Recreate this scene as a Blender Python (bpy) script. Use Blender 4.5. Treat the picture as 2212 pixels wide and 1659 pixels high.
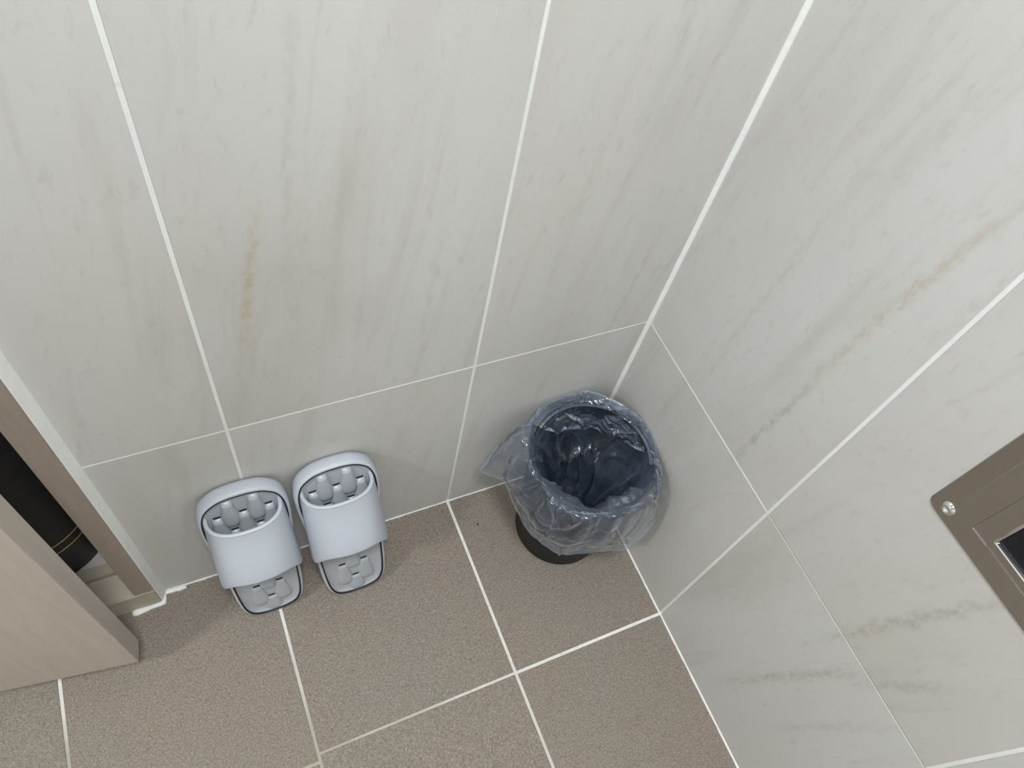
import bpy, bmesh, math, random
import numpy as np
from mathutils import Vector, Matrix, noise

for o in list(bpy.data.objects):
    bpy.data.objects.remove(o, do_unlink=True)
sc = bpy.context.scene
COL = sc.collection
random.seed(5)

# ------------------------------------------------------------------ camera
cam_d = bpy.data.cameras.new('camera')
cam_d.sensor_width = 36.0
cam_d.lens = 36.0 * 1632.4 / 2212.0
cam_d.clip_start = 0.01
cam = bpy.data.objects.new('camera', cam_d)
COL.objects.link(cam)
RX = Vector((0.9091993671840254, -0.3861728834749472, 0.1556502964363463))
RY = Vector((-0.24698862048253656, -0.8011947319140185, -0.5450537798281069))
RZ = Vector((0.33519118733076975, 0.45711869970646624, -0.8238260510046522))
m = Matrix.Identity(4)
for i in range(3):
    m[i][0] = RX[i]
    m[i][1] = -RY[i]
    m[i][2] = -RZ[i]
m.translation = Vector((-0.5389, -0.4686, 1.1792))
cam.matrix_world = m
sc.camera = cam

# ------------------------------------------------------------------ world, lamps, exposure
world = bpy.data.worlds.new('world')
sc.world = world
world.use_nodes = True
bg = world.node_tree.nodes['Background']
bg.inputs[0].default_value = (1.0, 0.97, 0.93, 1)
bg.inputs[1].default_value = 0.8


def area(name, loc, size, power, color=(1, 1, 1), rot=(0, 0, 0)):
    d = bpy.data.lights.new(name, 'AREA')
    d.shape = 'DISK'
    d.size = size
    d.energy = power
    d.color = color
    o = bpy.data.objects.new(name, d)
    COL.objects.link(o)
    o.location = loc
    o.rotation_euler = rot
    return o


CEIL = 2.14
LAMP_A = (-1.95, -0.55)
LAMP_B = (-0.54, -0.70)
area('lamp_light', (LAMP_A[0], LAMP_A[1], CEIL - 0.035), 0.26, 21, (0.955, 0.99, 1.0))
area('lamp_light', (LAMP_B[0], LAMP_B[1], CEIL - 0.035), 0.34, 23, (0.955, 0.99, 1.0))

vs = sc.view_settings
vs.view_transform = 'Standard'
vs.look = 'None'
vs.gamma = 1
vs.use_curve_mapping = False
vs.exposure = 0.0


# ------------------------------------------------------------------ helpers
def obj(name, bm, mat=None, parent=None, smooth=False, mats=None):
    me = bpy.data.meshes.new(name)
    bm.normal_update()
    bm.to_mesh(me)
    bm.free()
    for mm in (mats or ([mat] if mat else [])):
        me.materials.append(mm)
    if smooth:
        for p in me.polygons:
            p.use_smooth = True
    o = bpy.data.objects.new(name, me)
    COL.objects.link(o)
    if parent:
        o.parent = parent
    return o


def tag(o, label, cat, group=None, kind=None):
    o['label'] = label
    if cat:
        o['category'] = cat
    if group:
        o['group'] = group
    if kind:
        o['kind'] = kind
    return o


def empty(name, loc=(0, 0, 0)):
    o = bpy.data.objects.new(name, None)
    COL.objects.link(o)
    o.location = loc
    o.empty_display_size = 0.05
    return o


def add_box(bm, lo, hi, mi=0):
    vsx = [bm.verts.new((x, y, z)) for z in (lo[2], hi[2]) for y in (lo[1], hi[1]) for x in (lo[0], hi[0])]
    fs = [(0, 2, 3, 1), (4, 5, 7, 6), (0, 1, 5, 4), (2, 6, 7, 3), (0, 4, 6, 2), (1, 3, 7, 5)]
    out = []
    for f in fs:
        fc = bm.faces.new([vsx[i] for i in f])
        fc.material_index = mi
        out.append(fc)
    return out


def box_bm(lo, hi, bev=0.0, seg=2):
    bm = bmesh.new()
    add_box(bm, lo, hi)
    if bev:
        bmesh.ops.bevel(bm, geom=list(bm.edges), offset=bev, segments=seg, profile=0.5, affect='EDGES')
    return bm


def catmull(pts, n, closed=True):
    out = []
    N = len(pts)
    rng = range(N) if closed else range(N - 1)
    for i in rng:
        if closed:
            p = [pts[(i + k - 1) % N] for k in range(4)]
        else:
            p = [pts[max(0, min(N - 1, i + k - 1))] for k in range(4)]
        for j in range(n):
            t = j / n
            q = []
            for c in range(len(p[0])):
                a, b, cc, d = (p[k][c] for k in range(4))
                q.append(0.5 * (2 * b + (cc - a) * t + (2 * a - 5 * b + 4 * cc - d) * t * t + (3 * b - a - 3 * cc + d) * t ** 3))
            out.append(tuple(q))
    if not closed:
        out.append(tuple(pts[-1]))
    return out


def smoothstep(a, b, x):
    t = max(0.0, min(1.0, (x - a) / (b - a)))
    return t * t * (3 - 2 * t)


def lerp_table(tab, x):
    if x <= tab[0][0]:
        return tab[0][1]
    for (a, b), (c, d) in zip(tab, tab[1:]):
        if x <= c:
            t = (x - a) / (c - a)
            return b + (d - b) * t
    return tab[-1][1]


# ------------------------------------------------------------------ materials
class NT:
    def __init__(self, name):
        self.mat = bpy.data.materials.new(name)
        self.mat.use_nodes = True
        self.t = self.mat.node_tree
        self.t.nodes.clear()
        self.out = self.t.nodes.new('ShaderNodeOutputMaterial')

    def n(self, ty, **kw):
        nd = self.t.nodes.new(ty)
        for k, v in kw.items():
            setattr(nd, k, v)
        return nd

    def l(self, a, b):
        self.t.links.new(a, b)

    def val(self, sock, v):
        if hasattr(v, 'is_linked') or hasattr(v, 'links'):
            self.l(v, sock)
        else:
            sock.default_value = v

    def math(self, op, a, b=0.0, c=0.0):
        nd = self.n('ShaderNodeMath', operation=op)
        for i, v in enumerate((a, b, c)):
            self.val(nd.inputs[i], v)
        return nd.outputs[0]

    def comb(self, x, y, z):
        nd = self.n('ShaderNodeCombineXYZ')
        for i, v in enumerate((x, y, z)):
            self.val(nd.inputs[i], v)
        return nd.outputs[0]

    def noise(self, vec, scale, detail=2.0, rough=0.5, dist=0.0):
        nd = self.n('ShaderNodeTexNoise')
        if vec is not None:
            self.l(vec, nd.inputs['Vector'])
        nd.inputs['Scale'].default_value = scale
        nd.inputs['Detail'].default_value = detail
        nd.inputs['Roughness'].default_value = rough
        nd.inputs['Distortion'].default_value = dist
        return nd.outputs[0]

    def ramp(self, fac, stops):
        nd = self.n('ShaderNodeValToRGB')
        els = nd.color_ramp.elements
        while len(els) < len(stops):
            els.new(0.5)
        for e, (p, c) in zip(els, stops):
            e.position = p
            e.color = c if len(c) == 4 else (*c, 1)
        self.l(fac, nd.inputs[0])
        return nd.outputs[0]

    def mix(self, fac, a, b, mode='MIX'):
        nd = self.n('ShaderNodeMix', data_type='RGBA', blend_type=mode)
        self.val(nd.inputs[0], fac)
        for s, v in ((nd.inputs[6], a), (nd.inputs[7], b)):
            if isinstance(v, tuple):
                s.default_value = v if len(v) == 4 else (*v, 1)
            else:
                self.l(v, s)
        return nd.outputs[2]

    def bump(self, h, strength, dist):
        nd = self.n('ShaderNodeBump')
        nd.inputs['Strength'].default_value = strength
        nd.inputs['Distance'].default_value = dist
        self.l(h, nd.inputs['Height'])
        return nd.outputs[0]

    def principled(self, color, rough=0.5, metal=0.0, spec=0.5, normal=None):
        p = self.n('ShaderNodeBsdfPrincipled')
        if isinstance(color, tuple):
            p.inputs['Base Color'].default_value = (*color[:3], 1)
        else:
            self.l(color, p.inputs['Base Color'])
        self.val(p.inputs['Roughness'], rough)
        p.inputs['Metallic'].default_value = metal
        p.inputs['Specular IOR Level'].default_value = spec
        if normal is not None:
            self.l(normal, p.inputs['Normal'])
        self.l(p.outputs[0], self.out.inputs[0])
        return p


def simple(name, color, rough=0.5, metal=0.0, spec=0.5, grain=0.0, gscale=300.0):
    t = NT(name)
    pos = t.n('ShaderNodeNewGeometry').outputs['Position']
    if grain:
        f = t.noise(pos, gscale, 3, 0.6)
        c = t.mix(f, tuple(x * (1 - grain) for x in color), tuple(min(1, x * (1 + grain)) for x in color))
    else:
        c = color
    t.principled(c, rough, metal, spec)
    return t.mat


def wall_tile_material():
    t = NT('stone_wall_tile')
    geo = t.n('ShaderNodeNewGeometry')
    sep = t.n('ShaderNodeSeparateXYZ')
    t.l(geo.outputs['Position'], sep.inputs[0])
    X, Y, Z = sep.outputs
    rnd = t.n('ShaderNodeObjectInfo').outputs['Random']
    u0 = t.math('ADD', X, Y)
    back_mask = t.math('GREATER_THAN', Y, -0.004)
    right_mask = t.math('SUBTRACT', 1.0, back_mask)
    u = t.math('ADD', u0, t.math('MULTIPLY', Z, t.math('SUBTRACT', 0.13, t.math('MULTIPLY', back_mask, 0.27))))
    off = t.math('MULTIPLY', rnd, 13.0)
    # broad clouds, long streaks along the height, mottling and sand grain
    cloud = t.noise(t.comb(t.math('MULTIPLY', u, 4.5), t.math('MULTIPLY', Z, 1.6), off), 1.0, 3, 0.55, 0.4)
    streak = t.noise(t.comb(t.math('MULTIPLY', u, 26.0), t.math('MULTIPLY', Z, 2.4), off), 1.0, 5, 0.62, 0.5)
    fine = t.noise(t.comb(t.math('MULTIPLY', u, 110.0), t.math('MULTIPLY', Z, 40.0), off), 1.0, 5, 0.65, 0.4)
    grain = t.noise(t.comb(t.math('MULTIPLY', u0, 620.0), t.math('MULTIPLY', Z, 620.0), off), 1.0, 2, 0.6)
    c = t.ramp(cloud, [(0.30, (0.527, 0.514, 0.487)), (0.5, (0.577, 0.573, 0.554)), (0.72, (0.60, 0.604, 0.594))])
    warm = t.noise(t.comb(t.math('MULTIPLY', u, 7.0), t.math('MULTIPLY', Z, 2.5), t.math('ADD', off, 3.7)), 1.0, 2, 0.5)
    c = t.mix(t.math('MULTIPLY', t.ramp(warm, [(0.52, (0, 0, 0)), (0.75, (1, 1, 1))]), 0.25), c, (0.60, 0.555, 0.50))
    c = t.mix(t.math('MULTIPLY', t.ramp(streak, [(0.30, (1, 1, 1)), (0.45, (0, 0, 0))]), 0.29), c, (0.40, 0.375, 0.335))
    c = t.mix(t.math('MULTIPLY', t.ramp(fine, [(0.28, (1, 1, 1)), (0.43, (0, 0, 0))]), 0.32), c, (0.40, 0.378, 0.34))
    c = t.mix(t.math('MULTIPLY', t.ramp(fine, [(0.58, (0, 0, 0)), (0.75, (1, 1, 1))]), 0.16), c, (0.66, 0.65, 0.615))
    c = t.mix(t.math('MULTIPLY', t.math('SUBTRACT', grain, 0.5), 0.14), c, (0.3, 0.28, 0.25))

    # a few veins of the stone print, each with its own place: (wall, u, z, half length, half width, lean, strength, colour)
    veins = [('b', -0.507, 0.628, 0.085, 0.0042, 0.20, 0.75, (0.47, 0.40, 0.28)),
             ('b', -0.512, 0.555, 0.050, 0.0035, 0.10, 0.40, (0.45, 0.40, 0.31)),
             ('b', -0.455, 0.80, 0.16, 0.0040, 0.10, 0.28, (0.40, 0.38, 0.34)),
             ('b', -0.06, 0.49, 0.10, 0.0030, 0.08, 0.35, (0.36, 0.34, 0.30)),
             ('b', -0.33, 0.55, 0.12, 0.0030, 0.06, 0.28, (0.40, 0.38, 0.34)),
             ('b', -0.40, 0.62, 0.14, 0.0030, 0.06, 0.22, (0.40, 0.38, 0.34)),
             ('b', -0.17, 0.70, 0.14, 0.0040, 0.08, 0.25, (0.42, 0.39, 0.34)),
             ('r', -0.465, 0.50, 0.12, 0.0050, -0.15, 0.65, (0.37, 0.345, 0.305)),
             ('r', -0.462, 0.25, 0.15, 0.0050, -0.19, 0.60, (0.38, 0.35, 0.30)),
             ('r', -0.515, 0.44, 0.06, 0.0050, -0.26, 0.55, (0.38, 0.355, 0.31)),
             ('r', -0.243, 0.72, 0.13, 0.0038, -0.12, 0.60, (0.47, 0.395, 0.325)),
             ('r', -0.228, 0.50, 0.10, 0.0034, -0.07, 0.60, (0.36, 0.34, 0.31)),
             ('r', -0.13, 0.60, 0.16, 0.0035, -0.05, 0.28, (0.40, 0.38, 0.34)),
             ('r', -0.30, 0.86, 0.12, 0.0040, -0.10, 0.25, (0.42, 0.39, 0.35)),
             ('r', -0.18, 0.86, 0.14, 0.0040, -0.10, 0.25, (0.42, 0.40, 0.36)),
             ('r', -0.53, 0.28, 0.10, 0.0040, -0.16, 0.35, (0.38, 0.36, 0.32))]
    wob = t.math('MULTIPLY', t.math('SUBTRACT', t.noise(t.comb(t.math('MULTIPLY', u0, 60.0), t.math('MULTIPLY', Z, 55.0), 0.0), 1.0, 4, 0.65), 0.5), 0.022)
    brk = t.ramp(t.noise(t.comb(t.math('MULTIPLY', u0, 150.0), t.math('MULTIPLY', Z, 60.0), 2.0), 1.0, 5, 0.7), [(0.36, (0, 0, 0)), (0.58, (1, 1, 1))])
    for (w, uc, zc, hl, hw, lean, st, colr) in veins:
        base = X if w == 'b' else Y
        dz = t.math('SUBTRACT', Z, zc)
        du = t.math('ADD', t.math('SUBTRACT', t.math('SUBTRACT', base, uc), t.math('MULTIPLY', dz, lean)), wob)
        a = t.math('POWER', t.math('DIVIDE', du, hw), 2.0)
        b = t.math('POWER', t.math('DIVIDE', dz, hl), 4.0)
        g = t.math('EXPONENT', t.math('MULTIPLY', t.math('ADD', a, b), -0.7))
        g = t.math('MULTIPLY', t.math('MULTIPLY', g, st), back_mask if w == 'b' else right_mask)
        c = t.mix(t.math('MULTIPLY', g, brk), c, colr)
    nrm = t.bump(t.math('ADD', t.math('MULTIPLY', grain, 0.5), fine), 0.10, 0.0006)
    t.principled(c, 0.42, 0, 0.38, nrm)
    return t.mat


def floor_tile_material():
    t = NT('granular_floor_tile')
    pos = t.n('ShaderNodeNewGeometry').outputs['Position']
    rnd = t.n('ShaderNodeObjectInfo').outputs['Random']
    vm = t.n('ShaderNodeVectorMath', operation='ADD')
    t.l(pos, vm.inputs[0])
    t.l(t.comb(0.0, 0.0, t.math('MULTIPLY', rnd, 9.0)), vm.inputs[1])
    v = vm.outputs[0]
    patch = t.noise(v, 7.0, 3, 0.55, 0.3)
    gr1 = t.noise(v, 430.0, 4, 0.68)
    gr2 = t.noise(v, 1000.0, 2, 0.6)
    fib = t.math('ABSOLUTE', t.math('SUBTRACT', t.noise(v, 250.0, 2, 0.5, 1.6), 0.5))
    fmask = t.ramp(t.noise(v, 170.0, 2, 0.5), [(0.48, (0, 0, 0)), (0.57, (1, 1, 1))])
    vor = t.n('ShaderNodeTexVoronoi', feature='F1')
    t.l(v, vor.inputs['Vector'])
    vor.inputs['Scale'].default_value = 420.0
    c = t.ramp(patch, [(0.34, (0.242, 0.216, 0.178)), (0.5, (0.252, 0.211, 0.174)), (0.66, (0.265, 0.213, 0.175))])
    c = t.mix(t.math('MULTIPLY', t.ramp(gr1, [(0.36, (1, 1, 1)), (0.5, (0, 0, 0))]), 0.72), c, (0.13, 0.114, 0.094))
    c = t.mix(t.math('MULTIPLY', t.ramp(gr1, [(0.52, (0, 0, 0)), (0.68, (1, 1, 1))]), 0.62), c, (0.43, 0.395, 0.345))
    c = t.mix(t.math('MULTIPLY', t.ramp(gr2, [(0.33, (1, 1, 1)), (0.42, (0, 0, 0))]), 0.5), c, (0.10, 0.09, 0.075))
    c = t.mix(t.math('MULTIPLY', t.math('MULTIPLY', t.ramp(fib, [(0.006, (1, 1, 1)), (0.022, (0, 0, 0))]), fmask), 0.85), c, (0.075, 0.068, 0.058))
    nrm = t.bump(t.math('ADD', gr1, t.math('MULTIPLY', gr2, 0.5)), 0.36, 0.0010)
    t.principled(c, 0.62, 0, 0.30, nrm)
    return t.mat


def grout_material(name, col, dirt, amount, dscale=9.0):
    t = NT(name)
    pos = t.n('ShaderNodeNewGeometry').outputs['Position']
    d = t.noise(pos, dscale, 4, 0.6)
    f = t.noise(pos, 160.0, 3, 0.6)
    c = t.mix(t.math('MULTIPLY', t.ramp(d, [(0.40, (0, 0, 0)), (0.66, (1, 1, 1))]), amount), col, dirt)
    c = t.mix(t.math('MULTIPLY', t.ramp(f, [(0.25, (1, 1, 1)), (0.40, (0, 0, 0))]), 0.35), c, dirt)
    t.principled(c, 0.65, 0, 0.3, t.bump(f, 0.3, 0.0006))
    return t.mat


def floor_grout_material():
    # bright fresh grout by the bin, walked grey-brown further out
    t = NT('floor_grout')
    geo = t.n('ShaderNodeNewGeometry')
    pos = geo.outputs['Position']
    sep = t.n('ShaderNodeSeparateXYZ')
    t.l(pos, sep.inputs[0])
    X, Y, Z = sep.outputs
    f = t.noise(pos, 150.0, 3, 0.6)
    d = t.noise(pos, 14.0, 3, 0.6)
    wx = t.math('MULTIPLY', t.math('SUBTRACT', -0.12, X), 2.6)
    wy = t.math('MULTIPLY', t.math('SUBTRACT', -0.06, Y), 3.8)
    wear = t.math('ADD', t.math('MULTIPLY', t.math('MAXIMUM', wx, 0.0), t.math('MAXIMUM', wy, 0.0)), t.math('MULTIPLY', t.math('SUBTRACT', d, 0.5), 0.8))
    wear = t.math('MINIMUM', t.math('MAXIMUM', wear, 0.0), 0.95)
    c = t.mix(wear, (0.78, 0.78, 0.75), (0.37, 0.335, 0.275))
    c = t.mix(t.math('MULTIPLY', t.ramp(f, [(0.28, (1, 1, 1)), (0.40, (0, 0, 0))]), 0.4), c, (0.33, 0.30, 0.25))
    t.principled(c, 0.7, 0, 0.25, t.bump(f, 0.4, 0.0008))
    return t.mat


def wood_material(name, light, dark, contrast=1.0):
    t = NT(name)
    tc = t.n('ShaderNodeTexCoord').outputs['Object']
    mp = t.n('ShaderNodeMapping')
    t.l(tc, mp.inputs[0])
    mp.inputs['Scale'].default_value = (38.0, 38.0, 2.2)
    g = t.noise(mp.outputs[0], 1.0, 5, 0.6, 0.8)
    mp2 = t.n('ShaderNodeMapping')
    t.l(tc, mp2.inputs[0])
    mp2.inputs['Scale'].default_value = (9.0, 9.0, 0.9)
    b = t.noise(mp2.outputs[0], 1.0, 3, 0.5, 1.2)
    mp3 = t.n('ShaderNodeMapping')
    t.l(tc, mp3.inputs[0])
    mp3.inputs['Scale'].default_value = (420.0, 420.0, 30.0)
    h = t.noise(mp3.outputs[0], 1.0, 3, 0.6)
    c = t.ramp(g, [(0.30, dark), (0.62, light)])
    c = t.mix(t.math('MULTIPLY', b, 0.5 * contrast), c, tuple(x * 0.82 for x in dark))
    c = t.mix(t.math('MULTIPLY', t.ramp(h, [(0.30, (1, 1, 1)), (0.45, (0, 0, 0))]), 0.22), c, tuple(x * 0.6 for x in dark))
    t.principled(c, 0.5, 0, 0.35, t.bump(h, 0.08, 0.0005))
    return t.mat


def bag_material():
    t = NT('clear_plastic_film')
    pos = t.n('ShaderNodeNewGeometry').outputs['Position']
    wv = t.n('ShaderNodeTexNoise')
    t.l(pos, wv.inputs['Vector'])
    wv.inputs['Scale'].default_value = 45.0
    wv.inputs['Detail'].default_value = 2.0
    sc_ = t.n('ShaderNodeVectorMath', operation='SCALE')
    t.l(wv.outputs['Color'], sc_.inputs[0])
    sc_.inputs['Scale'].default_value = 0.022
    ad = t.n('ShaderNodeVectorMath', operation='ADD')
    t.l(pos, ad.inputs[0])
    t.l(sc_.outputs[0], ad.inputs[1])

    def ridge(scale, off):
        mp = t.n('ShaderNodeMapping')
        t.l(ad.outputs[0], mp.inputs[0])
        mp.inputs['Location'].default_value = (off, off * 0.7, 0)
        mp.inputs['Rotation'].default_value = (off * 0.4, off * 0.2, off)
        mp.inputs['Scale'].default_value = (1.0, 0.38, 0.7)
        n_ = t.noise(mp.outputs[0], scale, 1.0, 0.4)
        return t.math('ABSOLUTE', t.math('SUBTRACT', n_, 0.5))
    h = t.math('ADD', ridge(24.0, 1.0), t.math('MULTIPLY', ridge(62.0, 4.0), 0.30))
    h = t.math('ADD', h, t.math('MULTIPLY', t.noise(pos, 240.0, 2, 0.5, 0.5), 0.03))
    nrm = t.bump(h, 0.8, 0.0085)
    tr = t.n('ShaderNodeBsdfTransparent')
    tr.inputs[0].default_value = (0.93, 0.955, 0.98, 1)
    blue = (0.44, 0.60, 0.88, 1)
    df = t.n('ShaderNodeBsdfDiffuse')
    df.inputs[0].default_value = blue
    tl = t.n('ShaderNodeBsdfTranslucent')
    tl.inputs[0].default_value = blue
    gl = t.n('ShaderNodeBsdfGlossy')
    gl.inputs['Roughness'].default_value = 0.055
    gl.inputs[0].default_value = (1, 1, 1, 1)
    for s_ in (df, tl, gl):
        t.l(nrm, s_.inputs['Normal'])
    m1 = t.n('ShaderNodeMixShader')
    m1.inputs[0].default_value = 0.40
    t.l(df.outputs[0], m1.inputs[1])
    t.l(tl.outputs[0], m1.inputs[2])
    m2 = t.n('ShaderNodeMixShader')
    lw = t.n('ShaderNodeLayerWeight')
    lw.inputs['Blend'].default_value = 0.5
    t.l(nrm, lw.inputs['Normal'])
    edge = t.math('POWER', lw.outputs['Facing'], 3.0)
    patchy = t.noise(pos, 28.0, 3, 0.6)
    hz = t.math('ADD', t.math('MULTIPLY', t.ramp(patchy, [(0.35, (0, 0, 0)), (0.70, (1, 1, 1))]), 0.11), t.math('MULTIPLY', edge, 0.50))
    hem = t.n('ShaderNodeAttribute', attribute_name='hem')
    hz = t.math('ADD', hz, t.math('MULTIPLY', hem.outputs['Fac'], 0.19))
    t.l(t.math('MINIMUM', t.math('ADD', hz, 0.042), 0.8), m2.inputs[0])
    t.l(tr.outputs[0], m2.inputs[1])
    t.l(m1.outputs[0], m2.inputs[2])
    fr = t.n('ShaderNodeFresnel')
    fr.inputs['IOR'].default_value = 1.52
    t.l(nrm, fr.inputs['Normal'])
    m3 = t.n('ShaderNodeMixShader')
    t.l(t.math('MINIMUM', t.math('MULTIPLY', fr.outputs[0], 1.8), 0.8), m3.inputs[0])
    t.l(m2.outputs[0], m3.inputs[1])
    t.l(gl.outputs[0], m3.inputs[2])
    t.l(m3.outputs[0], t.out.inputs[0])
    return t.mat


M_WALL = wall_tile_material()
M_FLOOR = floor_tile_material()
M_GROUT_W = grout_material('white_wall_grout', (0.83, 0.84, 0.84), (0.60, 0.59, 0.55), 0.25)
M_GROUT_R = grout_material('beige_wall_grout', (0.46, 0.44, 0.40), (0.40, 0.38, 0.33), 0.3)
M_GROUT_F = floor_grout_material()
M_SILIC = grout_material('white_silicone', (0.86, 0.87, 0.86), (0.60, 0.60, 0.57), 0.22, 22.0)
M_WOOD = wood_material('pale_laminate_wood', (0.54, 0.475, 0.415), (0.465, 0.405, 0.35), 0.5)
M_WOODJ = wood_material('brown_laminate_wood', (0.40, 0.335, 0.28), (0.325, 0.27, 0.225), 0.8)
M_SILL = simple('cream_sill', (0.44, 0.40, 0.33), 0.45, grain=0.10, gscale=60.0)
M_HALL = simple('hall_floor', (0.62, 0.58, 0.57), 0.4, grain=0.10, gscale=40.0)
M_PLAIN = simple('painted_plaster', (0.66, 0.65, 0.62), 0.6)
M_CEIL = simple('white_ceiling', (0.80, 0.80, 0.79), 0.6)
M_EVA = simple('white_foam_rubber', (0.475, 0.51, 0.57), 0.42, grain=0.03, gscale=180.0)
M_EVA2 = simple('grey_foam_rubber', (0.385, 0.41, 0.44), 0.33, grain=0.03, gscale=180.0)
M_LINE = simple('black_rubber', (0.008, 0.008, 0.012), 0.4)
M_BIN = simple('dark_brown_plastic', (0.014, 0.0125, 0.0112), 0.5, spec=0.22, grain=0.15, gscale=200.0)
M_BAG = bag_material()
M_CHAR = simple('black_matte_lacquer', (0.028, 0.030, 0.034), 0.55, grain=0.35, gscale=30.0)
M_GOLD = simple('gold_paint', (0.62, 0.47, 0.20), 0.35, 0.5)
M_STEEL = simple('stainless_steel', (0.50, 0.48, 0.455), 0.16, 1.0)
M_CHROME = simple('polished_chrome', (0.82, 0.82, 0.83), 0.05, 1.0)
M_DARKM = simple('black_gloss', (0.006, 0.008, 0.014), 0.12)
M_LAMPW = simple('lamp_trim', (0.8, 0.8, 0.8), 0.4)
M_HINGE = simple('hinge_metal', (0.5, 0.5, 0.5), 0.3, 1.0)
tl_ = NT('lamp_diffuser')
em = tl_.n('ShaderNodeEmission')
em.inputs[0].default_value = (1, 0.99, 0.97, 1)
em.inputs[1].default_value = 3.0
tl_.l(em.outputs[0], tl_.out.inputs[0])
M_LAMPE = tl_.mat

# ------------------------------------------------------------------ layout numbers (metres, corner of the room at the origin)
W = 0.2585      # cut wall tile beside the corner
S = 0.300       # tile width
D = 0.2985      # first tile on the right wall
H = 0.4043      # height of the first joint
TH = 0.0007     # how far tiles stand proud of the grout
JX = -0.7125    # end of the tiled back wall at the door frame
XL, YF = -2.6, -1.75

# ------------------------------------------------------------------ floor
bm = bmesh.new()
add_box(bm, (XL, YF, -0.06), (0.0, 0.0, -0.0012))
floor = tag(obj('floor', bm, M_GROUT_F), 'speckled beige tiled bathroom floor with pale grout', 'floor', kind='structure')


def tile_mesh(cache, key, sx, sy, sz, mat, bev):
    if key in cache:
        return cache[key]
    b = box_bm((-sx / 2, -sy / 2, -sz / 2), (sx / 2, sy / 2, sz / 2), bev, 1)
    me = bpy.data.meshes.new('tile')
    b.normal_update()
    b.to_mesh(me)
    b.free()
    me.materials.append(mat)
    cache[key] = me
    return me


CACHE = {}


def tile(name, lo, hi, mat, parent, bev=0.0006):
    s = [hi[i] - lo[i] for i in range(3)]
    me = tile_mesh(CACHE, (mat.name, round(s[0], 4), round(s[1], 4), round(s[2], 4)), s[0], s[1], s[2], mat, bev)
    o = bpy.data.objects.new(name, me)
    COL.objects.link(o)
    o.location = [(hi[i] + lo[i]) / 2 for i in range(3)]
    o.parent = parent
    return o


gx = 0.0024     # half joint, floor
xs = [0.0, -W] + [-W - S * k for k in range(1, 9)]
for ci in range(len(xs) - 1):
    x1, x0 = xs[ci], max(xs[ci + 1], XL)
    dy = 0.010 if ci >= 2 else 0.0
    ys = [0.0, -D - dy] + [-D - dy - S * k for k in range(1, 5)] + [YF]
    for ri in range(len(ys) - 1):
        y1, y0 = ys[ri], ys[ri + 1]
        a1 = x1 - (0.0016 if ci == 0 else gx)
        b1 = y1 - (0.0016 if ri == 0 else gx * (0.62 if (ri == 1 and ci == 1) else 1.0))
        if x0 + gx >= a1 or y0 + gx >= b1:
            continue
        tile('floor_tile', (x0 + gx, y0 + gx, -0.010), (a1, b1, 0.0), M_FLOOR, floor)

# ------------------------------------------------------------------ back wall (with the doorway on its left)
DW = 0.705      # doorway width
DTOP = 2.03
bm = bmesh.new()
add_box(bm, (JX, TH, -0.06), (0.10, 0.12, CEIL))
add_box(bm, (JX - DW, TH, DTOP), (JX, 0.12, CEIL))
add_box(bm, (XL, TH, -0.06), (JX - DW, 0.12, CEIL))
wall_back = tag(obj('wall_back', bm, M_GROUT_W), 'greige stone-look tiled wall behind the slippers', 'wall', kind='structure')
rows_z = [0.0, H, H + 0.6, H + 1.2, CEIL]
cols_b = [0.0, -W, -W - S, JX]
for ci in range(3):
    for ri in range(4):
        x1, x0 = cols_b[ci], cols_b[ci + 1]
        g1 = 0.0010 if ci == 0 else 0.0019
        g0 = 0.0 if ci == 2 else 0.0019
        z0 = rows_z[ri] + (0.0012 if ri == 0 else 0.0011)
        z1 = rows_z[ri + 1] - (0.0011 if ri < 3 else 0.0)
        tile('wall_tile', (x0 + g0, 0.0, z0), (x1 - g1, 0.006, z1), M_WALL, wall_back)
xx = JX - DW
while xx > XL + 0.01:
    x0 = max(XL, xx - S)
    for ri in range(4):
        tile('wall_tile', (x0 + 0.0016, 0.0, rows_z[ri] + 0.001), (xx - 0.0016, 0.006, rows_z[ri + 1] - 0.001), M_WALL, wall_back)
    xx -= S

# ------------------------------------------------------------------ right wall
bm = bmesh.new()
add_box(bm, (TH, YF - 0.1, -0.06), (0.10, TH, CEIL))
wall_right = tag(obj('wall_right', bm, M_GROUT_W), 'greige stone-look tiled wall carrying the steel plate', 'wall', kind='structure')
bm = bmesh.new()     # beige grout filling the fine joint right of the first column
add_box(bm, (0.0004, YF, H - 0.0008), (0.004, -D - 0.0021, H + 0.0008))
obj('joint_filler', bm, M_GROUT_R, wall_right)
cols_r = [0.0, -D, -D - 0.2945, -D - 0.2945 - S, -D - 0.2945 - 2 * S, -D - 0.2945 - 3 * S, YF]
for ci in range(len(cols_r) - 1):
    y1, y0 = cols_r[ci], cols_r[ci + 1]
    if y0 > y1 - 0.01:
        continue
    for ri in range(4):
        gz = 0.0012 if ci == 0 else 0.0007
        z0 = rows_z[ri] + (0.0012 if ri == 0 else gz)
        z1 = rows_z[ri + 1] - (gz if ri < 3 else 0.0)
        tile('wall_tile', (0.0, y0 + 0.0019, z0), (0.006, y1 - (0.0010 if ci == 0 else 0.0019), z1), M_WALL, wall_right)

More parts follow.
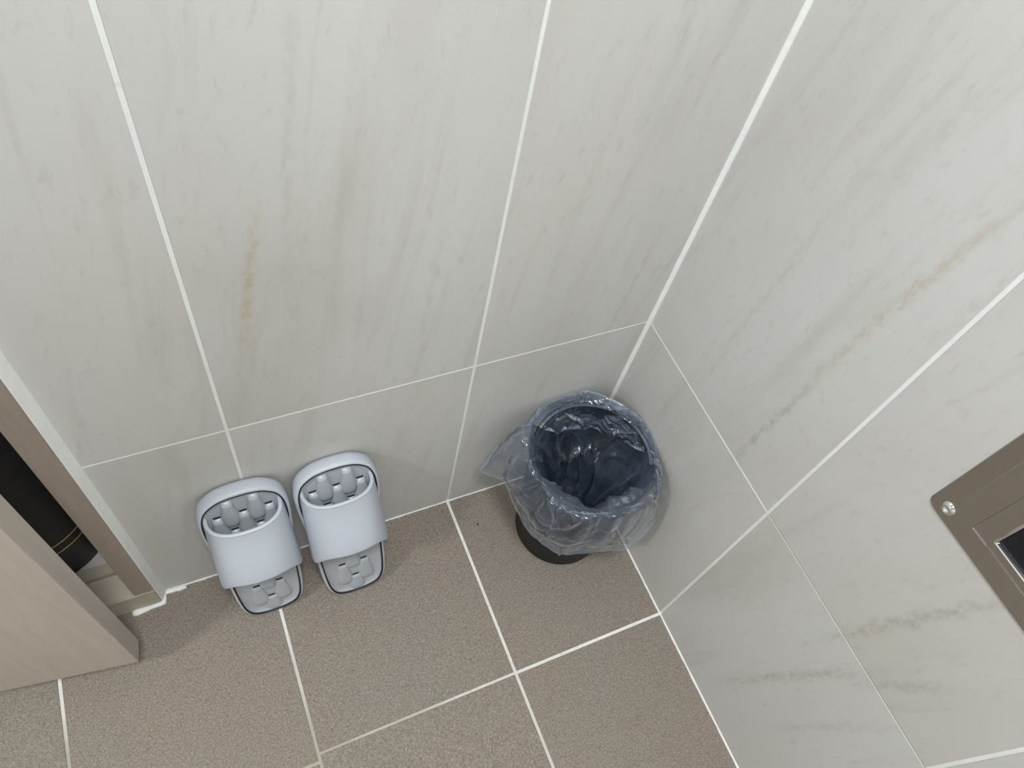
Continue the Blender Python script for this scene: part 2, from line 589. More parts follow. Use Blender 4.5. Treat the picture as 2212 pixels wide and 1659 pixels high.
# ------------------------------------------------------------------ rest of the room shell
bm = bmesh.new()
add_box(bm, (XL - 0.1, YF - 0.1, -0.06), (XL, 0.12, CEIL))
tag(obj('wall_left', bm, M_WALL), 'tiled wall at the far left end of the bathroom', 'wall', kind='structure')
bm = bmesh.new()
add_box(bm, (XL, YF - 0.1, -0.06), (TH, YF, CEIL))
tag(obj('wall_front', bm, M_WALL), 'tiled wall opposite the slippers', 'wall', kind='structure')
bm = bmesh.new()
add_box(bm, (XL - 0.1, YF - 0.1, CEIL), (0.10, 0.12, CEIL + 0.08))
tag(obj('ceiling', bm, M_CEIL), 'plain white bathroom ceiling', 'ceiling', kind='structure')

# hallway floor outside the door
bm = bmesh.new()
add_box(bm, (-1.9, 0.0445, -0.06), (-0.45, 1.4, 0.0565))
tag(obj('floor_hall', bm, M_HALL), 'pale hallway floor beyond the door sill', 'floor', kind='structure')
bm = bmesh.new()
add_box(bm, (-1.9, 1.4, -0.06), (-0.45, 1.45, 2.3))
tag(obj('wall_hall', bm, M_PLAIN), 'pale hallway wall beyond the door', 'wall', kind='structure')


# ------------------------------------------------------------------ silicone beads and joints
def bead(name, path, rad, mat, label, bumps=0.0, seg=8, sub=200):
    bm = bmesh.new()
    P = [Vector(p) for p in path]
    pts = []
    for a, b in zip(P, P[1:]):
        n = max(2, int((b - a).length * sub))
        for i in range(n):
            pts.append(a.lerp(b, i / n))
    pts.append(P[-1])
    rings = []
    for i, p in enumerate(pts):
        d = (pts[min(i + 1, len(pts) - 1)] - pts[max(i - 1, 0)]).normalized()
        ref = Vector((0, 0, 1)) if abs(d.z) < 0.9 else Vector((1, 0, 0))
        s = d.cross(ref).normalized()
        u = s.cross(d)
        r = rad * (1 + bumps * (noise.noise(p * 45) + 0.5 * noise.noise(p * 170)))
        rings.append([bm.verts.new(p + (s * math.cos(2 * math.pi * k / seg) + u * math.sin(2 * math.pi * k / seg)) * r) for k in range(seg)])
    for a, b in zip(rings, rings[1:]):
        for k in range(seg):
            bm.faces.new((a[k], a[(k + 1) % seg], b[(k + 1) % seg], b[k]))
    bm.faces.new(rings[0][::-1])
    bm.faces.new(rings[-1])
    return tag(obj(name, bm, mat, smooth=True), label, 'caulk', kind='structure')


bead('trim_1', [(0.0005, 0.0005, 0.0), (0.0005, 0.0005, CEIL)], 0.0051, M_SILIC, 'thick white silicone bead running up the room corner')
bead('trim_2', [(JX + 0.001, 0.0008, 0.0), (0, 0.0008, 0.0)], 0.0026, M_SILIC, 'white caulk line where the back wall meets the floor', 0.35)
bead('trim_3', [(0.0008, YF, 0.0), (0.0008, 0, 0.0)], 0.0029, M_SILIC, 'white caulk line where the right wall meets the floor', 0.25)
# caulk beside the door frame, down to the floor, then round the foot of the sill
bm = bmesh.new()
prof = [(JX - 0.0008, -0.0156), (JX + 0.0002, -0.0154), (JX + 0.0066, -0.0004), (JX + 0.0066, 0.002), (JX - 0.0008, 0.002)]
ra = [bm.verts.new((x, y, 0.004)) for x, y in prof]
rb = [bm.verts.new((x, y, DTOP)) for x, y in prof]
for k in range(len(prof)):
    bm.faces.new((ra[k], ra[(k + 1) % len(prof)], rb[(k + 1) % len(prof)], rb[k]))
bm.faces.new(ra[::-1])
bm.faces.new(rb)
tag(obj('trim_4', bm, M_SILIC), 'white caulk strip between door frame and tiled wall', 'caulk', kind='structure')
bead('trim_5', [(JX + 0.001, -0.001, 0.001), (JX - 0.0005, -0.017, 0.0005), (-0.7555, -0.019, 0.0)], 0.0042, M_SILIC,
     'ragged white caulk line along the foot of the door sill', 0.5)
bead('trim_6', [(JX + 0.004, -0.003, 0.0), (JX + 0.034, -0.0035, 0.0)], 0.0034, M_SILIC,
     'lump of white caulk on the floor joint beside the door frame', 0.7)

# ------------------------------------------------------------------ door frame, sill, leaf
bm = bmesh.new()
add_box(bm, (-0.7405, -0.0150, 0.0530), (JX, 0.110, DTOP))
bmesh.ops.bevel(bm, geom=list(bm.edges), offset=0.0012, segments=2, affect='EDGES')
jamb = tag(obj('trim_7', bm, M_WOODJ), 'brown wood-grain door jamb beside the tiled wall', 'door frame', kind='structure')
bm = bmesh.new()
add_box(bm, (-0.7580, 0.0260, 0.0600), (-0.7405, 0.110, DTOP))
obj('door_stop', bm, M_WOODJ, jamb)
bm = bmesh.new()
add_box(bm, (JX - DW, -0.0150, 0.0530), (JX - DW + 0.028, 0.110, DTOP))
tag(obj('trim_8', bm, M_WOODJ), 'brown wood-grain door jamb on the hinge side', 'door frame', kind='structure')
bm = bmesh.new()
add_box(bm, (JX - DW + 0.028, -0.0150, DTOP - 0.03), (-0.7405, 0.110, DTOP))
tag(obj('trim_9', bm, M_WOODJ), 'brown wood-grain door head above the door', 'door frame', kind='structure')

sill = empty('door_sill', (-1.06, 0.0, 0.0))
tag(sill, 'cream stepped door sill under the open door', 'door sill', kind='structure')
bm = bmesh.new()
add_box(bm, (JX - DW + 0.353 + 0.0, -0.0160, 0.0), (JX + 1.06, 0.0256, 0.0530))
for v in bm.verts:
    v.co.x = (JX - DW + 1.06) if v.co.x < 0.1 else (JX + 1.06 - 0.0003)
bmesh.ops.bevel(bm, geom=list(bm.edges), offset=0.0015, segments=2, affect='EDGES')
obj('front_step', bm, M_SILL, sill)
bm = bmesh.new()
add_box(bm, (JX - DW + 1.06 + 0.001, 0.0256, 0.0), (JX + 1.06 - 0.0285, 0.0425, 0.0632))
bmesh.ops.bevel(bm, geom=list(bm.edges), offset=0.0010, segments=2, affect='EDGES')
obj('upper_step', bm, M_SILL, sill)

# leaf: free corner from the photograph, ajar about eight degrees
lx, ly = -0.7472, -0.1091
leaf_ang = math.atan2(-0.0868 + 0.1091, -0.9104 + 0.7490)
leaf_w, leaf_t = 0.655, 0.0300
door = empty('door_1', (lx, ly, 0.058))
door.rotation_euler = (0, 0, leaf_ang - math.pi)
tag(door, 'pale wood-grain bathroom door standing slightly ajar', 'door', kind='structure')
bm = box_bm((-leaf_w, 0.0, 0.0), (0.0, leaf_t, 1.96), 0.0010, 2)
obj('door_leaf', bm, M_WOOD, door)
hd = bmesh.new()
bmesh.ops.create_cone(hd, cap_ends=True, segments=20, radius1=0.026, radius2=0.024, depth=0.008,
                      matrix=Matrix.Translation((-0.06, -0.004, 0.93)) @ Matrix.Rotation(math.pi / 2, 4, 'X'))
bmesh.ops.create_cone(hd, cap_ends=True, segments=14, radius1=0.009, radius2=0.009, depth=0.05,
                      matrix=Matrix.Translation((-0.06, -0.03, 0.93)) @ Matrix.Rotation(math.pi / 2, 4, 'X'))
add_box(hd, (-0.18, -0.062, 0.921), (-0.05, -0.050, 0.939))
obj('door_handle', hd, M_HINGE, door)
for hz in (0.2, 1.7):
    hb = bmesh.new()
    bmesh.ops.create_cone(hb, cap_ends=True, segments=14, radius1=0.006, radius2=0.006, depth=0.10,
                          matrix=Matrix.Translation((-leaf_w + 0.002, leaf_t + 0.004, hz)))
    obj('hinge', hb, M_HINGE, door)


# ------------------------------------------------------------------ lathe
def lathe(bm, prof, seg=64, cx=0.0, cy=0.0, z0=0.0, mi=0):
    rings = []
    for r, z in prof:
        if r < 1e-6:
            rings.append([bm.verts.new((cx, cy, z0 + z))])
        else:
            rings.append([bm.verts.new((cx + r * math.cos(2 * math.pi * k / seg), cy + r * math.sin(2 * math.pi * k / seg), z0 + z)) for k in range(seg)])
    for a, b in zip(rings, rings[1:]):
        for k in range(seg):
            k2 = (k + 1) % seg
            if len(a) == 1:
                f = bm.faces.new((a[0], b[k2], b[k]))
            elif len(b) == 1:
                f = bm.faces.new((a[k], a[k2], b[0]))
            else:
                f = bm.faces.new((a[k], a[k2], b[k2], b[k]))
            f.material_index = mi
            f.smooth = True


# ------------------------------------------------------------------ black container in the hallway
cont = empty('cylindrical_container', (-0.836, 0.1225, 0.0565))
tag(cont, 'tall matte black cylindrical container with two thin gold rings behind the door', 'container')
bm = bmesh.new()
r0, r1, hc = 0.0835, 0.0885, 0.62
lathe(bm, [(0.0, 0.0), (r0 - 0.003, 0.0), (r0, 0.003), (r1, hc - 0.003), (r1 - 0.002, hc), (r1 - 0.004, hc - 0.002), (r0 - 0.005, 0.006), (0.0, 0.006)], 96)
obj('body', bm, M_CHAR, cont)
for zr in (0.0775, 0.0985):
    bm = bmesh.new()
    rr = r0 + (r1 - r0) * zr / hc
    lathe(bm, [(rr - 0.0005, zr - 0.0013), (rr + 0.0005, zr - 0.0009), (rr + 0.0006, zr + 0.0009), (rr - 0.0005, zr + 0.0013)], 96)
    obj('gold_ring', bm, M_GOLD, cont)

# ------------------------------------------------------------------ slippers
HALF = [(0.0, 0.0), (0.018, 0.0012), (0.0345, 0.0085), (0.0440, 0.026), (0.0480, 0.055), (0.0500, 0.10), (0.0524, 0.15),
        (0.0560, 0.20), (0.0576, 0.23), (0.0558, 0.254), (0.0480, 0.2735), (0.031, 0.2865), (0.0135, 0.2908), (0.0, 0.2914)]
CTRL = HALF + [(-x, y) for x, y in HALF[-2:0:-1]]
OUT = catmull(CTRL, 6)
NOUT = len(OUT)
NRM = []
for i in range(NOUT):
    a, b = OUT[i - 1], OUT[(i + 1) % NOUT]
    tx, ty = b[0] - a[0], b[1] - a[1]
    l = math.hypot(tx, ty)
    NRM.append((-ty / l, tx / l))      # inward for counter-clockwise outline
if NRM[10][0] * OUT[10][0] > 0:
    NRM = [(-a, -b) for a, b in NRM]


def loop(bm, inset, z):
    return [bm.verts.new((x + nx * inset, y + ny * inset, z)) for (x, y), (nx, ny) in zip(OUT, NRM)]


def bridge(bm, a, b, mi=0):
    n = len(a)
    for k in range(n):
        f = bm.faces.new((a[k], a[(k + 1) % n], b[(k + 1) % n], b[k]))
        f.smooth = True
        f.material_index = mi


def halfwidth(y):
    best = 0.0
    for (x0, y0), (x1, y1) in zip(OUT[:NOUT // 2], OUT[1:NOUT // 2 + 1]):
        if min(y0, y1) <= y <= max(y0, y1):
            best = max(best, x0 + (x1 - x0) * ((y - y0) / (y1 - y0) if y1 != y0 else 0))
    return best


SOLE_T = 0.022


def sole_bm():
    bm = bmesh.new()
    lv = [(0.007, -SOLE_T), (0.0025, -SOLE_T + 0.001), (0.0003, -SOLE_T + 0.0045), (0.0, -0.012), (0.0003, -0.0065), (0.0012, -0.0026),
          (0.0028, -0.0006), (0.0046, 0.0), (0.0058, -0.0006), (0.0074, -0.0030), (0.0076, -0.0075)]
    loops = [loop(bm, i, z) for i, z in lv]
    for a, b in zip(loops, loops[1:]):
        bridge(bm, a, b)
    bm.faces.new(loops[0][::-1])
    bm.faces.new(loops[-1])
    return bm


def line_bm():
    bm = bmesh.new()
    lv = [(0.0048, -0.0010), (0.0048, 0.0003), (0.0057, 0.0006), (0.0067, 0.0002), (0.0068, -0.0016)]
    loops = [loop(bm, i, z) for i, z in lv]
    for a, b in zip(loops, loops[1:]):
        bridge(bm, a, b)
    bridge(bm, loops[-1], loops[0])
    return bm


def insole_bm():
    bm = bmesh.new()
    lv = [(0.0070, -0.0018), (0.0078, -0.0010), (0.0090, -0.0024), (0.0105, -0.0034), (0.016, -0.0046)]
    loops = [loop(bm, i, z) for i, z in lv]
    for a, b in zip(loops, loops[1:]):
        bridge(bm, a, b)
    bm.faces.new(loops[-1])
    return bm


def nub_bm():
    # rounded, wide towards the heel; narrow, square and steep towards the toe
    bm = bmesh.new()
    L = 0.0500
    ny, na = 16, 10
    rows = []
    for i in range(ny + 1):
        y = L * i / ny
        if y < 0.0135:
            t = (0.0135 - y) / 0.0135
            hw = 0.0112 * math.sqrt(max(0.0, 1 - t * t)) + 0.0002
            hh = 0.0098 * math.sqrt(max(0.0, 1 - t * t))
        else:
            t = (y - 0.0135) / (L - 0.0135)
            hw = 0.0112 + (0.0070 - 0.0112) * smoothstep(0.15, 1.0, t)
            hh = 0.0098 - 0.0018 * t
        if y > L - 0.004:
            k = (y - (L - 0.004)) / 0.004
            hh *= math.sqrt(max(0.0, 1 - k ** 2.2))
            hw *= 1 - 0.12 * k * k
        row = []
        for j in range(na + 1):
            a = math.pi * j / na
            cx, sz = math.cos(a), math.sin(a)
            e = 0.72
            row.append(bm.verts.new((hw * math.copysign(abs(cx) ** e, cx), y - L, hh * abs(sz) ** e)))
        rows.append(row)
    for a, b in zip(rows, rows[1:]):
        for j in range(na):
            f = bm.faces.new((a[j], b[j], b[j + 1], a[j + 1]))
            f.smooth = True
    return bm


def strap_bm():
    bm = bmesh.new()
    nt, nth = 16, 40
    grid = []
    for i in range(nt + 1):
        t = i / nt
        ys = 0.128 + (0.2555 - 0.128) * t
        ym = 0.172 + (0.2540 - 0.172) * t
        foot = lerp_table([(0.0, 0.0500), (0.25, 0.0492), (0.5, 0.0482), (0.8, 0.0466), (1.0, 0.0438)], t)
        belly = foot + lerp_table([(0.0, 0.0014), (0.25, 0.0010), (0.5, 0.0004), (1.0, 0.0)], t)
        hh = 0.0540 + (0.0315 - 0.0540) * smoothstep(-0.15, 1.1, t)
        row = []
        for j in range(nth + 1):
            th = math.pi * j / nth
            c, s = math.cos(th), math.sin(th)
            e = 2 / 2.45
            x = belly * math.copysign(abs(c) ** e, c)
            z = hh * abs(s) ** e
            y = ys + (ym - ys) * smoothstep(0.0, 1.0, abs(s) ** 1.2)
            if j in (0, nth):
                z = -0.0100 + 0.0070 * smoothstep(0.10, 0.35, t)
                x = foot * math.copysign(1, c)
            row.append(bm.verts.new((x, y, z)))
        grid.append(row)
    for a, b in zip(grid, grid[1:]):
        for j in range(nth):
            f = bm.faces.new((a[j], a[j + 1], b[j + 1], b[j]))
            f.smooth = True
    return bm


NUB_ROWS = [(0.2770, 1), (0.2490, 0), (0.2170, 1), (0.1815, 0), (0.1455, 1), (0.1090, 0), (0.0730, 1), (0.0400, 0)]
nub_me = None
slot_me = None


def make_slipper(xc, yb, deg, s0, roll, label):
    global nub_me, slot_me
    root = empty('slipper')
    ph = math.radians(deg)
    ud = Vector((0, math.sin(ph), math.cos(ph)))
    nn = Vector((0, -math.cos(ph), math.sin(ph)))
    mt = Matrix.Identity(4)
    for i in range(3):
        mt[i][0] = (1, 0, 0)[i]
        mt[i][1] = ud[i]
        mt[i][2] = nn[i]
    mt.translation = Vector((xc, yb, 0)) + ud * s0
    root.matrix_world = mt @ Matrix.Rotation(math.radians(roll), 4, 'Z')
    tag(root, label, 'slipper', 'bathroom slippers leaning on the wall')
    so = obj('sole', sole_bm(), M_EVA, root)
    obj('trim_line', line_bm(), M_LINE, root)['label'] = 'thin black line round the footbed'
    ins = obj('insole', insole_bm(), M_EVA2, root)
    ins['label'] = 'grey footbed with woven massage bumps'
    if nub_me is None:
        b = nub_bm()
        nub_me = bpy.data.meshes.new('massage_bump')
        b.to_mesh(nub_me)
        b.free()
        nub_me.materials.append(M_EVA2)
        b = box_bm((-0.0046, -0.0005, -0.0008), (0.0046, 0.0030, 0.0004), 0.0004, 1)
        slot_me = bpy.data.meshes.new('drain_slot')
        b.to_mesh(slot_me)
        b.free()
        slot_me.materials.append(M_LINE)
    for yt, odd in NUB_ROWS:
        xs_ = (-0.0162, 0.0162) if odd else (-0.0320, 0.0, 0.0320)
        for xn in xs_:
            hw = halfwidth(yt - 0.006) - 0.0085
            if abs(xn) + 0.004 > hw or (abs(xn) + 0.009 > halfwidth(yt - 0.034) - 0.006 and yt < 0.1):
                if abs(xn) > 0.02:
                    continue
            if abs(xn) > 0.02 and yt < 0.12:
                continue
            o = bpy.data.objects.new('massage_bump', nub_me)
            COL.objects.link(o)
            o.parent = ins
            k = 1.0
            if yt < 0.05:
                k = 0.72
            o.location = (xn, yt, -0.0056)
            o.scale = (1.0, k, 0.95 if yt > 0.12 else 0.52)
            if yt < 0.262:
                s = bpy.data.objects.new('drain_slot', slot_me)
                COL.objects.link(s)
                s.parent = ins
                s.location = (xn, yt + 0.0002, -0.0043)
    sb = strap_bm()
    sb.verts.ensure_lookup_table()
    lip_pts = [sb.verts[16 * 41 + j].co.copy() for j in range(41)]
    st = obj('strap', sb, M_EVA, root)
    lb = bmesh.new()
    rings = []
    for j, p in enumerate(lip_pts):
        d = (lip_pts[min(j + 1, 40)] - lip_pts[max(j - 1, 0)]).normalized()
        sd = d.cross(Vector((0, 1, 0))).normalized()
        up = sd.cross(d)
        ctr = p + Vector((p.x, 0, max(p.z, 0.0))).normalized() * 0.0021
        rings.append([lb.verts.new(ctr + (sd * math.cos(2 * math.pi * k / 10) + up * math.sin(2 * math.pi * k / 10)) * 0.0028) for k in range(10)])
    for a, b in zip(rings, rings[1:]):
        for k in range(10):
            f = lb.faces.new((a[k], a[(k + 1) % 10], b[(k + 1) % 10], b[k]))
            f.smooth = True
    bmesh.ops.recalc_face_normals(lb, faces=lb.faces)
    obj('strap_edge', lb, M_EVA, root)
    md = st.modifiers.new('solid', 'SOLIDIFY')
    md.thickness = 0.0042
    md.offset = -1.0
    md.use_even_offset = True
    md = st.modifiers.new('sub', 'SUBSURF')
    md.levels = 1
    md.render_levels = 2
    return root


make_slipper(-0.5630, -0.0887, 13.11, 0.0056, 1.05, 'off-white slide slipper with grey bumpy footbed, beside the door frame')
make_slipper(-0.4405, -0.1019, 15.79, 0.0069, 1.7, 'off-white slide slipper with grey bumpy footbed, between the other slipper and the bin')

# ------------------------------------------------------------------ waste bin
BC = (-0.0955, -0.1005)
RB, RT, HB = 0.0730, 0.0895, 0.252
wbin = empty('waste_bin', (BC[0], BC[1], 0.0))
tag(wbin, 'small round dark brown plastic waste bin in the corner', 'waste bin')
bm = bmesh.new()
lathe(bm, [(0.0, 0.0), (RB - 0.003, 0.0), (RB, 0.003), (RT, HB - 0.004), (RT - 0.0022, HB - 0.004), (RB - 0.0024, 0.006), (0.0, 0.006)], 96)
obj('body', bm, M_BIN, wbin)
bm = bmesh.new()
lathe(bm, [(RT - 0.0025, HB - 0.006), (RT + 0.0004, HB - 0.006), (RT + 0.0010, HB - 0.0035), (RT + 0.0004, HB - 0.001), (RT - 0.0015, HB - 0.001), (RT - 0.0026, HB - 0.0035), (RT - 0.0025, HB - 0.006)], 96)
obj('rim', bm, M_BIN, wbin)

# ------------------------------------------------------------------ bin liner
#   angle, hem r, hem z, shoulder r, shoulder z, crest r, crest z, inner r, inner z
LIN = [(0, .076, .226, .086, .246, .0945, .261, .085, .20),
       (20, .072, .214, .085, .244, .0950, .262, .083, .19),
       (35, .068, .205, .083, .240, .0955, .263, .082, .18),
       (52, .074, .205, .085, .238, .0975, .264, .082, .18),
       (72, .069, .204, .083, .236, .1000, .268, .082, .18),
       (88, .068, .206, .083, .236, .0985, .266, .082, .18),
       (104, .068, .210, .085, .240, .0980, .264, .082, .18),
       (121, .082, .226, .092, .250, .1010, .264, .081, .19),
       (136, .103, .252, .106, .262, .1030, .266, .080, .20),
       (143, .121, .238, .115, .258, .1040, .272, .080, .21),
       (149, .140, .208, .128, .242, .1050, .276, .080, .22),
       (156, .155, .170, .132, .226, .1040, .276, .082, .23),
       (162, .118, .166, .122, .220, .1030, .272, .084, .235),
       (172, .113, .168, .117, .218, .1010, .268, .084, .235),
       (181, .112, .166, .115, .214, .0995, .264, .083, .235),
       (190, .110, .158, .114, .208, .0985, .262, .080, .238),
       (199, .111, .149, .114, .204, .0985, .262, .076, .240),
       (209, .109, .140, .114, .200, .0995, .262, .074, .243),
       (218, .109, .139, .115, .198, .1005, .262, .073, .246),
       (229, .111, .138, .115, .198, .1005, .262, .074, .242),
       (237, .110, .138, .113, .198, .0995, .262, .077, .236),
       (248, .105, .138, .111, .198, .0985, .262, .079, .238),
       (260, .104, .138, .111, .198, .0980, .262, .076, .246),
       (272, .108, .138, .112, .198, .0980, .262, .073, .250),
       (284, .119, .139, .115, .200, .0980, .264, .074, .250),
       (296, .123, .140, .116, .202, .0985, .266, .076, .246),
       (304, .126, .156, .117, .208, .0985, .268, .080, .240),
       (308, .126, .172, .115, .214, .0980, .268, .082, .236),
       (313, .118, .186, .110, .222, .0970, .266, .083, .232),
       (319, .106, .203, .105, .234, .0955, .264, .083, .226),
       (328, .098, .238, .099, .252, .0940, .262, .083, .22),
       (344, .086, .246, .092, .256, .0940, .261, .084, .21)]


def liner():
    NA, NK = 440, 12
    L3 = [((a - 360,) + tuple(r)) for a, *r in LIN[-3:]] + [tuple(x) for x in LIN] + [((a + 360,) + tuple(r)) for a, *r in LIN[:3]]

    def sample(a):
        for i in range(1, len(L3) - 2):
            if L3[i][0] <= a <= L3[i + 1][0]:
                t = (a - L3[i][0]) / (L3[i + 1][0] - L3[i][0])
                t2 = t * t * (3 - 2 * t) * 0.5 + t * 0.5
                return [x + (y - x) * t2 for x, y in zip(L3[i][1:], L3[i + 1][1:])]
        return list(L3[3][1:])

    R, Z, HR = [], [], []
    for ia in range(NA):
        hr, hz, sr, sz, cr, cz, ir, iz = sample(360.0 * ia / NA)
        prof = [(hr, hz), (sr * 0.5 + hr * 0.5, (sz + hz) / 2), (sr, sz), (cr + (sr - cr) * 0.45, cz - 0.010), (cr - 0.001, cz), (cr * 0.60 + ir * 0.40, cz - 0.006),
                (ir, iz), (0.0700, min(iz - 0.04, 0.150)), (0.0600, 0.095), (0.0520, 0.050), (0.036, 0.026), (0.012, 0.020)]
        fn = catmull(prof, NK, closed=False)
        R.append([p[0] for p in fn])
        Z.append([p[1] for p in fn])
        HR.append(hr)
    R, Z, HR = np.array(R), np.array(Z), np.array(HR)[:, None]
    nn = R.shape[1]
    TH_ = (np.arange(NA) * 2 * math.pi / NA)[:, None] * np.ones((1, nn))
    V = np.ones((NA, 1)) * np.linspace(0, 1, nn)[None, :]
    CA, SA = np.cos(TH_), np.sin(TH_)

    def sst(a, b, x):
        t = np.clip((x - a) / (b - a), 0, 1)
        return t * t * (3 - 2 * t)
    inside = sst(0.46, 0.62, V)
    out = 1 - sst(0.30, 0.42, V)
    crest = 1 - inside - out
    bk = sst(0.100, 0.090, HR) * np.ones((1, nn))

    def field(fn_):
        g = np.zeros((NA, nn))
        for i in range(NA):
            ca, sa = CA[i, 0], SA[i, 0]
            for k in range(nn):
                g[i, k] = noise.noise(Vector(fn_(ca, sa, V[i, k])))
        return g
    f1 = field(lambda c, s_, v: (c * 3.4, s_ * 3.4, v * 2.2))
    f2 = field(lambda c, s_, v: (c * 7.5 + 9, s_ * 7.5, v * 4.5))

    # sharp creases: tents along random short lines on the film (metres round the rim, metres along the profile)
    rng = random.Random(21)
    U, Sx = TH_ * 0.095, V * 0.42
    span = 2 * math.pi * 0.095
    crease = np.zeros((NA, nn))
    soft = np.zeros((NA, nn))

    def add(u0, s0, ang, hl, wd, amp, curve=0.0):
        du = (U - u0 + span / 2) % span - span / 2
        ds = Sx - s0
        al = du * math.sin(ang) + ds * math.cos(ang)
        ac = du * math.cos(ang) - ds * math.sin(ang) - curve * al * al
        crease[:] += amp * np.clip(1 - np.abs(ac) / wd, 0, 1) * np.clip(1.6 * (1 - np.abs(al) / hl), 0, 1)
    for i in range(44):       # outside skirt: pleats falling from the rim
        add(rng.uniform(0, span), rng.uniform(0.0, 0.17), rng.gauss(0, 0.45), rng.uniform(0.03, 0.09), rng.uniform(0.0018, 0.0060), rng.uniform(0.0012, 0.0050) * rng.choice((1, 1, -1)), rng.gauss(0, 6))
    for i in range(22):       # across the skirt, and along the rim
        add(rng.uniform(0, span), rng.uniform(0.0, 0.19), rng.gauss(1.45, 0.35), rng.uniform(0.015, 0.05), rng.uniform(0.0018, 0.0045), rng.uniform(0.0010, 0.0030) * rng.choice((1, -1)), rng.gauss(0, 6))
    for i in range(46):       # back flap: long wrinkles parallel to the rim
        add(rng.uniform(-0.04, 0.24), rng.uniform(0.0, 0.16), rng.gauss(1.5, 0.22), rng.uniform(0.03, 0.09), rng.uniform(0.0016, 0.0045), rng.uniform(0.0010, 0.0034) * rng.choice((1, -1)), rng.gauss(0, 3))
    for i in range(80):      # inside: deep crumples
        add(rng.uniform(0, span), rng.uniform(0.20, 0.41), rng.gauss(0.0, 0.7), rng.uniform(0.03, 0.11), rng.uniform(0.0040, 0.0130), -rng.uniform(0.003, 0.014), rng.gauss(0, 8))
    amp_in = 0.016 * sst(0.50, 0.80, V) * (1 - 0.35 * sst(0.9, 1.0, V))
    d = -amp_in * (f1 * 1.3 + 0.25)
    d += inside * crease * 0.9
    d += out * (0.0055 * f1 + 0.0030 * f2 + crease * 1.1) * sst(0.0, 0.03, V)
    d += crest * (0.0015 * f1 + crease * 0.20)
    dz = inside * (0.010 * f2 * sst(0.6, 0.9, V)) + crest * (0.0016 * f2 + 0.10 * np.abs(crease)) + out * 0.004 * f2
    R2 = np.maximum(0.004, R + d)
    q = np.clip(Z / HB, 0, 1)
    rin = (RB - 0.0045) + (RT - RB) * q
    rout = RB + (RT - RB) * q + 0.0035
    Z2 = Z + dz
    over = np.clip((Z2 - (HB - 0.003)) / 0.008, 0, 1)          # 0 below the rim, 1 clear above it
    crest_k = 4 * NK
    inner_side = (np.arange(nn)[None, :] > crest_k) * np.ones((NA, 1))
    back_side = (1 - inner_side) * (HR < 0.096)
    front_side = (1 - inner_side) * (HR >= 0.096)
    lim_in = rin + over * 0.020
    R2 = np.where(inner_side > 0.5, np.minimum(R2, lim_in), R2)
    R2 = np.where(back_side > 0.5, np.minimum(R2, lim_in - 0.0012), R2)
    R2 = np.where(front_side > 0.5, np.maximum(R2, rout - over * 0.02), R2)
    near_rim = np.exp(-((np.arange(nn)[None, :] - crest_k) / 3.0) ** 2) * np.ones((NA, 1))
    Z2 = np.where(near_rim > 0.1, np.maximum(Z2, HB + 0.0035 * near_rim), Z2)
    X = np.minimum(BC[0] + R2 * CA, -0.0012)
    Y = np.minimum(BC[1] + R2 * SA, -0.0012)
    Z2 = np.maximum(Z2, 0.012)
    verts = np.stack([X, Y, Z2], -1).reshape(-1, 3)
    faces = []
    for i in range(NA):
        j = (i + 1) % NA
        for k in range(nn - 1):
            faces.append((i * nn + k, j * nn + k, j * nn + k + 1, i * nn + k + 1))
    faces.append(tuple(i * nn + nn - 1 for i in range(NA)))
    me = bpy.data.meshes.new('bin_liner')
    me.from_pydata(verts.tolist(), [], faces)
    me.materials.append(M_BAG)
    for p in me.polygons:
        p.use_smooth = True
    at = me.attributes.new('hem', 'FLOAT', 'POINT')
    hem = (1 - sst(0.018, 0.036, V)).reshape(-1)
    gather = (0.75 * np.exp(-((np.arange(nn)[None, :] - crest_k) / 7.0) ** 2) * (0.35 + 0.65 * bk)).reshape(-1)   # film bunched in layers over the rim
    hem = np.maximum(hem, gather)
    at.data.foreach_set('value', hem.astype(np.float32))
    o = bpy.data.objects.new('bin_liner', me)
    COL.objects.link(o)
    return o


bag = liner()
tag(bag, 'crumpled clear plastic bag lining the round bin, folded over its rim', 'plastic bag')

# ------------------------------------------------------------------ recessed steel plate on the right wall
PY0, PY1, PZ0, PZ1 = -0.386, -0.567, 0.6245, 0.80
plate = empty('steel_wall_plate', (0.0, (PY0 + PY1) / 2, PZ0))
tag(plate, 'polished stainless steel recessed holder plate screwed to the tiled wall', 'wall plate')


def rrect(y0, y1, z0, z1, rad, n=6):
    pts = []
    for (cy, cz, a0) in ((y1 + rad, z0 + rad, 180), (y0 - rad, z0 + rad, 270), (y0 - rad, z1 - rad, 0), (y1 + rad, z1 - rad, 90)):
        for i in range(n + 1):
            a = math.radians(a0 + 90 * i / n)
            pts.append((cy + rad * math.cos(a), cz + rad * math.sin(a)))
    return pts


def plate_loops(levels):
    bm = bmesh.new()
    cy, cz = (PY0 + PY1) / 2, PZ0
    loops = []
    for (iy, iz, x, rad) in levels:
        p = rrect(PY0 - iy, PY1 + iy, PZ0 + iz, PZ1 - iz, rad)
        loops.append([bm.verts.new((x, a - cy, b - cz)) for a, b in p])
    for a, b in zip(loops, loops[1:]):
        n = len(a)
        for k in range(n):
            bm.faces.new((a[k], a[(k + 1) % n], b[(k + 1) % n], b[k]))
    return bm, loops


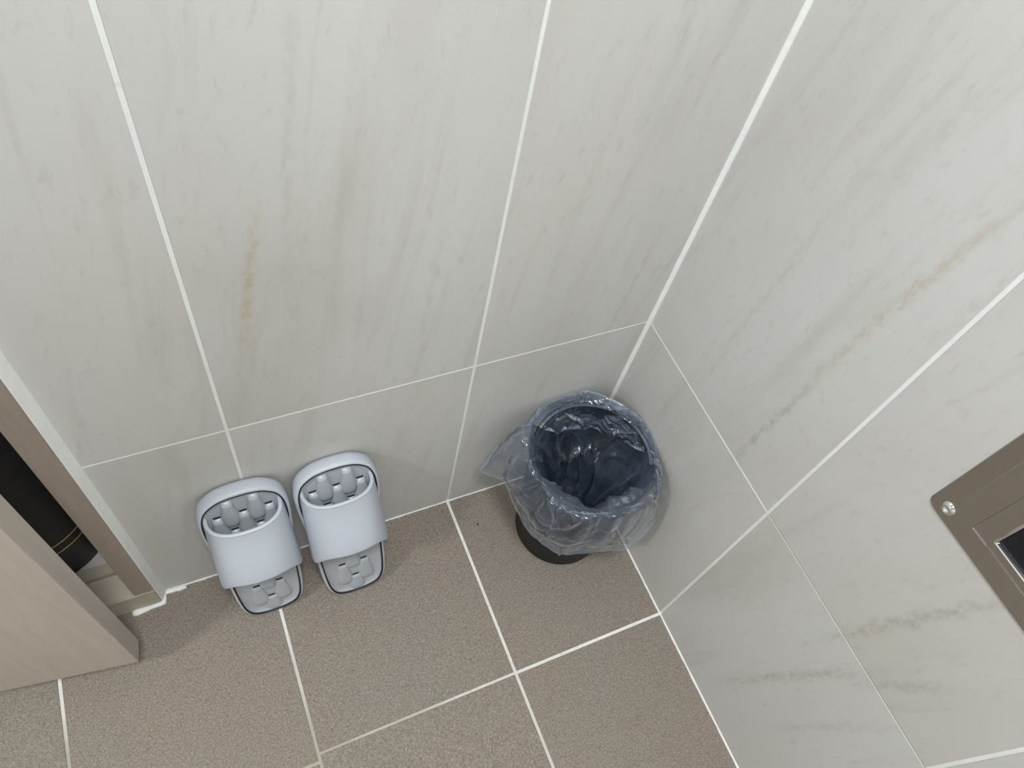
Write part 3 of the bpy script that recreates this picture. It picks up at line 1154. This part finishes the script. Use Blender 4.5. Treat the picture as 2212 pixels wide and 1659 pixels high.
bm, lp = plate_loops([(0.0, 0.0, 0.0, 0.009), (0.0, 0.0, -0.0010, 0.009), (0.0006, 0.0006, -0.0014, 0.009), (0.0165, 0.0120, -0.0017, 0.004),
                      (0.0172, 0.0125, -0.0020, 0.004), (0.0380, 0.0235, -0.0022, 0.0015)])
obj('frame', bm, M_STEEL, plate)
bm, lp = plate_loops([(0.0380, 0.0235, -0.0022, 0.0015), (0.0384, 0.0239, -0.0012, 0.0015), (0.0392, 0.0245, -0.0010, 0.0012), (0.0545, 0.0335, -0.0013, 0.0008)])
obj('inner_frame', bm, M_STEEL, plate)
bm, lp = plate_loops([(0.0545, 0.0335, -0.0013, 0.0008), (0.0547, 0.0337, -0.0030, 0.0008), (0.0557, 0.0345, -0.0036, 0.0008), (0.0571, 0.0357, -0.0030, 0.0008), (0.0577, 0.0363, 0.0, 0.0008)])
obj('rim', bm, M_CHROME, plate)
bm, lp = plate_loops([(0.0577, 0.0363, 0.0, 0.0008), (0.0581, 0.0367, -0.0004, 0.0008)])
bm.faces.new(lp[-1])
obj('panel', bm, M_DARKM, plate)
bm = bmesh.new()
R_ = Matrix.Translation((-0.0014, -0.4018 - (PY0 + PY1) / 2, 0.6395 - PZ0 + 0.0)) @ Matrix.Rotation(-math.pi / 2, 4, 'Y')
prof = [(0.0, 0.0012), (0.0018, 0.0012), (0.0026, 0.0020), (0.0030, 0.0040), (0.0046, 0.0034), (0.0062, 0.0018), (0.0070, 0.0)]
lathe(bm, prof[::-1], 28)
bmesh.ops.transform(bm, matrix=R_, verts=bm.verts)
obj('screw', bm, M_CHROME, plate)

# ------------------------------------------------------------------ ceiling lamps
for i, ((x, y), rad, lab) in enumerate(((LAMP_A, 0.14, 'small round flush ceiling lamp at the far end'), (LAMP_B, 0.18, 'larger round flush ceiling lamp above the floor'))):
    lp_ = empty('ceiling_lamp', (x, y, CEIL))
    tag(lp_, lab, 'lamp')
    bm = bmesh.new()
    lathe(bm, [(rad + 0.012, 0.0), (rad + 0.012, -0.026), (rad + 0.004, -0.032), (rad, -0.030), (rad, 0.0)], 48)
    obj('frame', bm, M_LAMPW, lp_)
    bm = bmesh.new()
    lathe(bm, [(0.0, -0.027), (rad, -0.027)], 48)
    obj('diffuser', bm, M_LAMPE, lp_)

# ------------------------------------------------------------------ crumb on the floor
bm = bmesh.new()
bmesh.ops.create_icosphere(bm, subdivisions=2, radius=0.0013)
for v in bm.verts:
    v.co *= 1 + 0.35 * noise.noise(v.co * 900)
    v.co.y *= 1.6
    v.co.z = max(v.co.z * 0.7, -0.0007) + 0.0007
crumb = obj('crumb', bm, M_LINE)
crumb.location = (-0.2251, -0.0566, 0.0)
tag(crumb, 'tiny black crumb lying on the floor tile beside the bin', 'crumb')
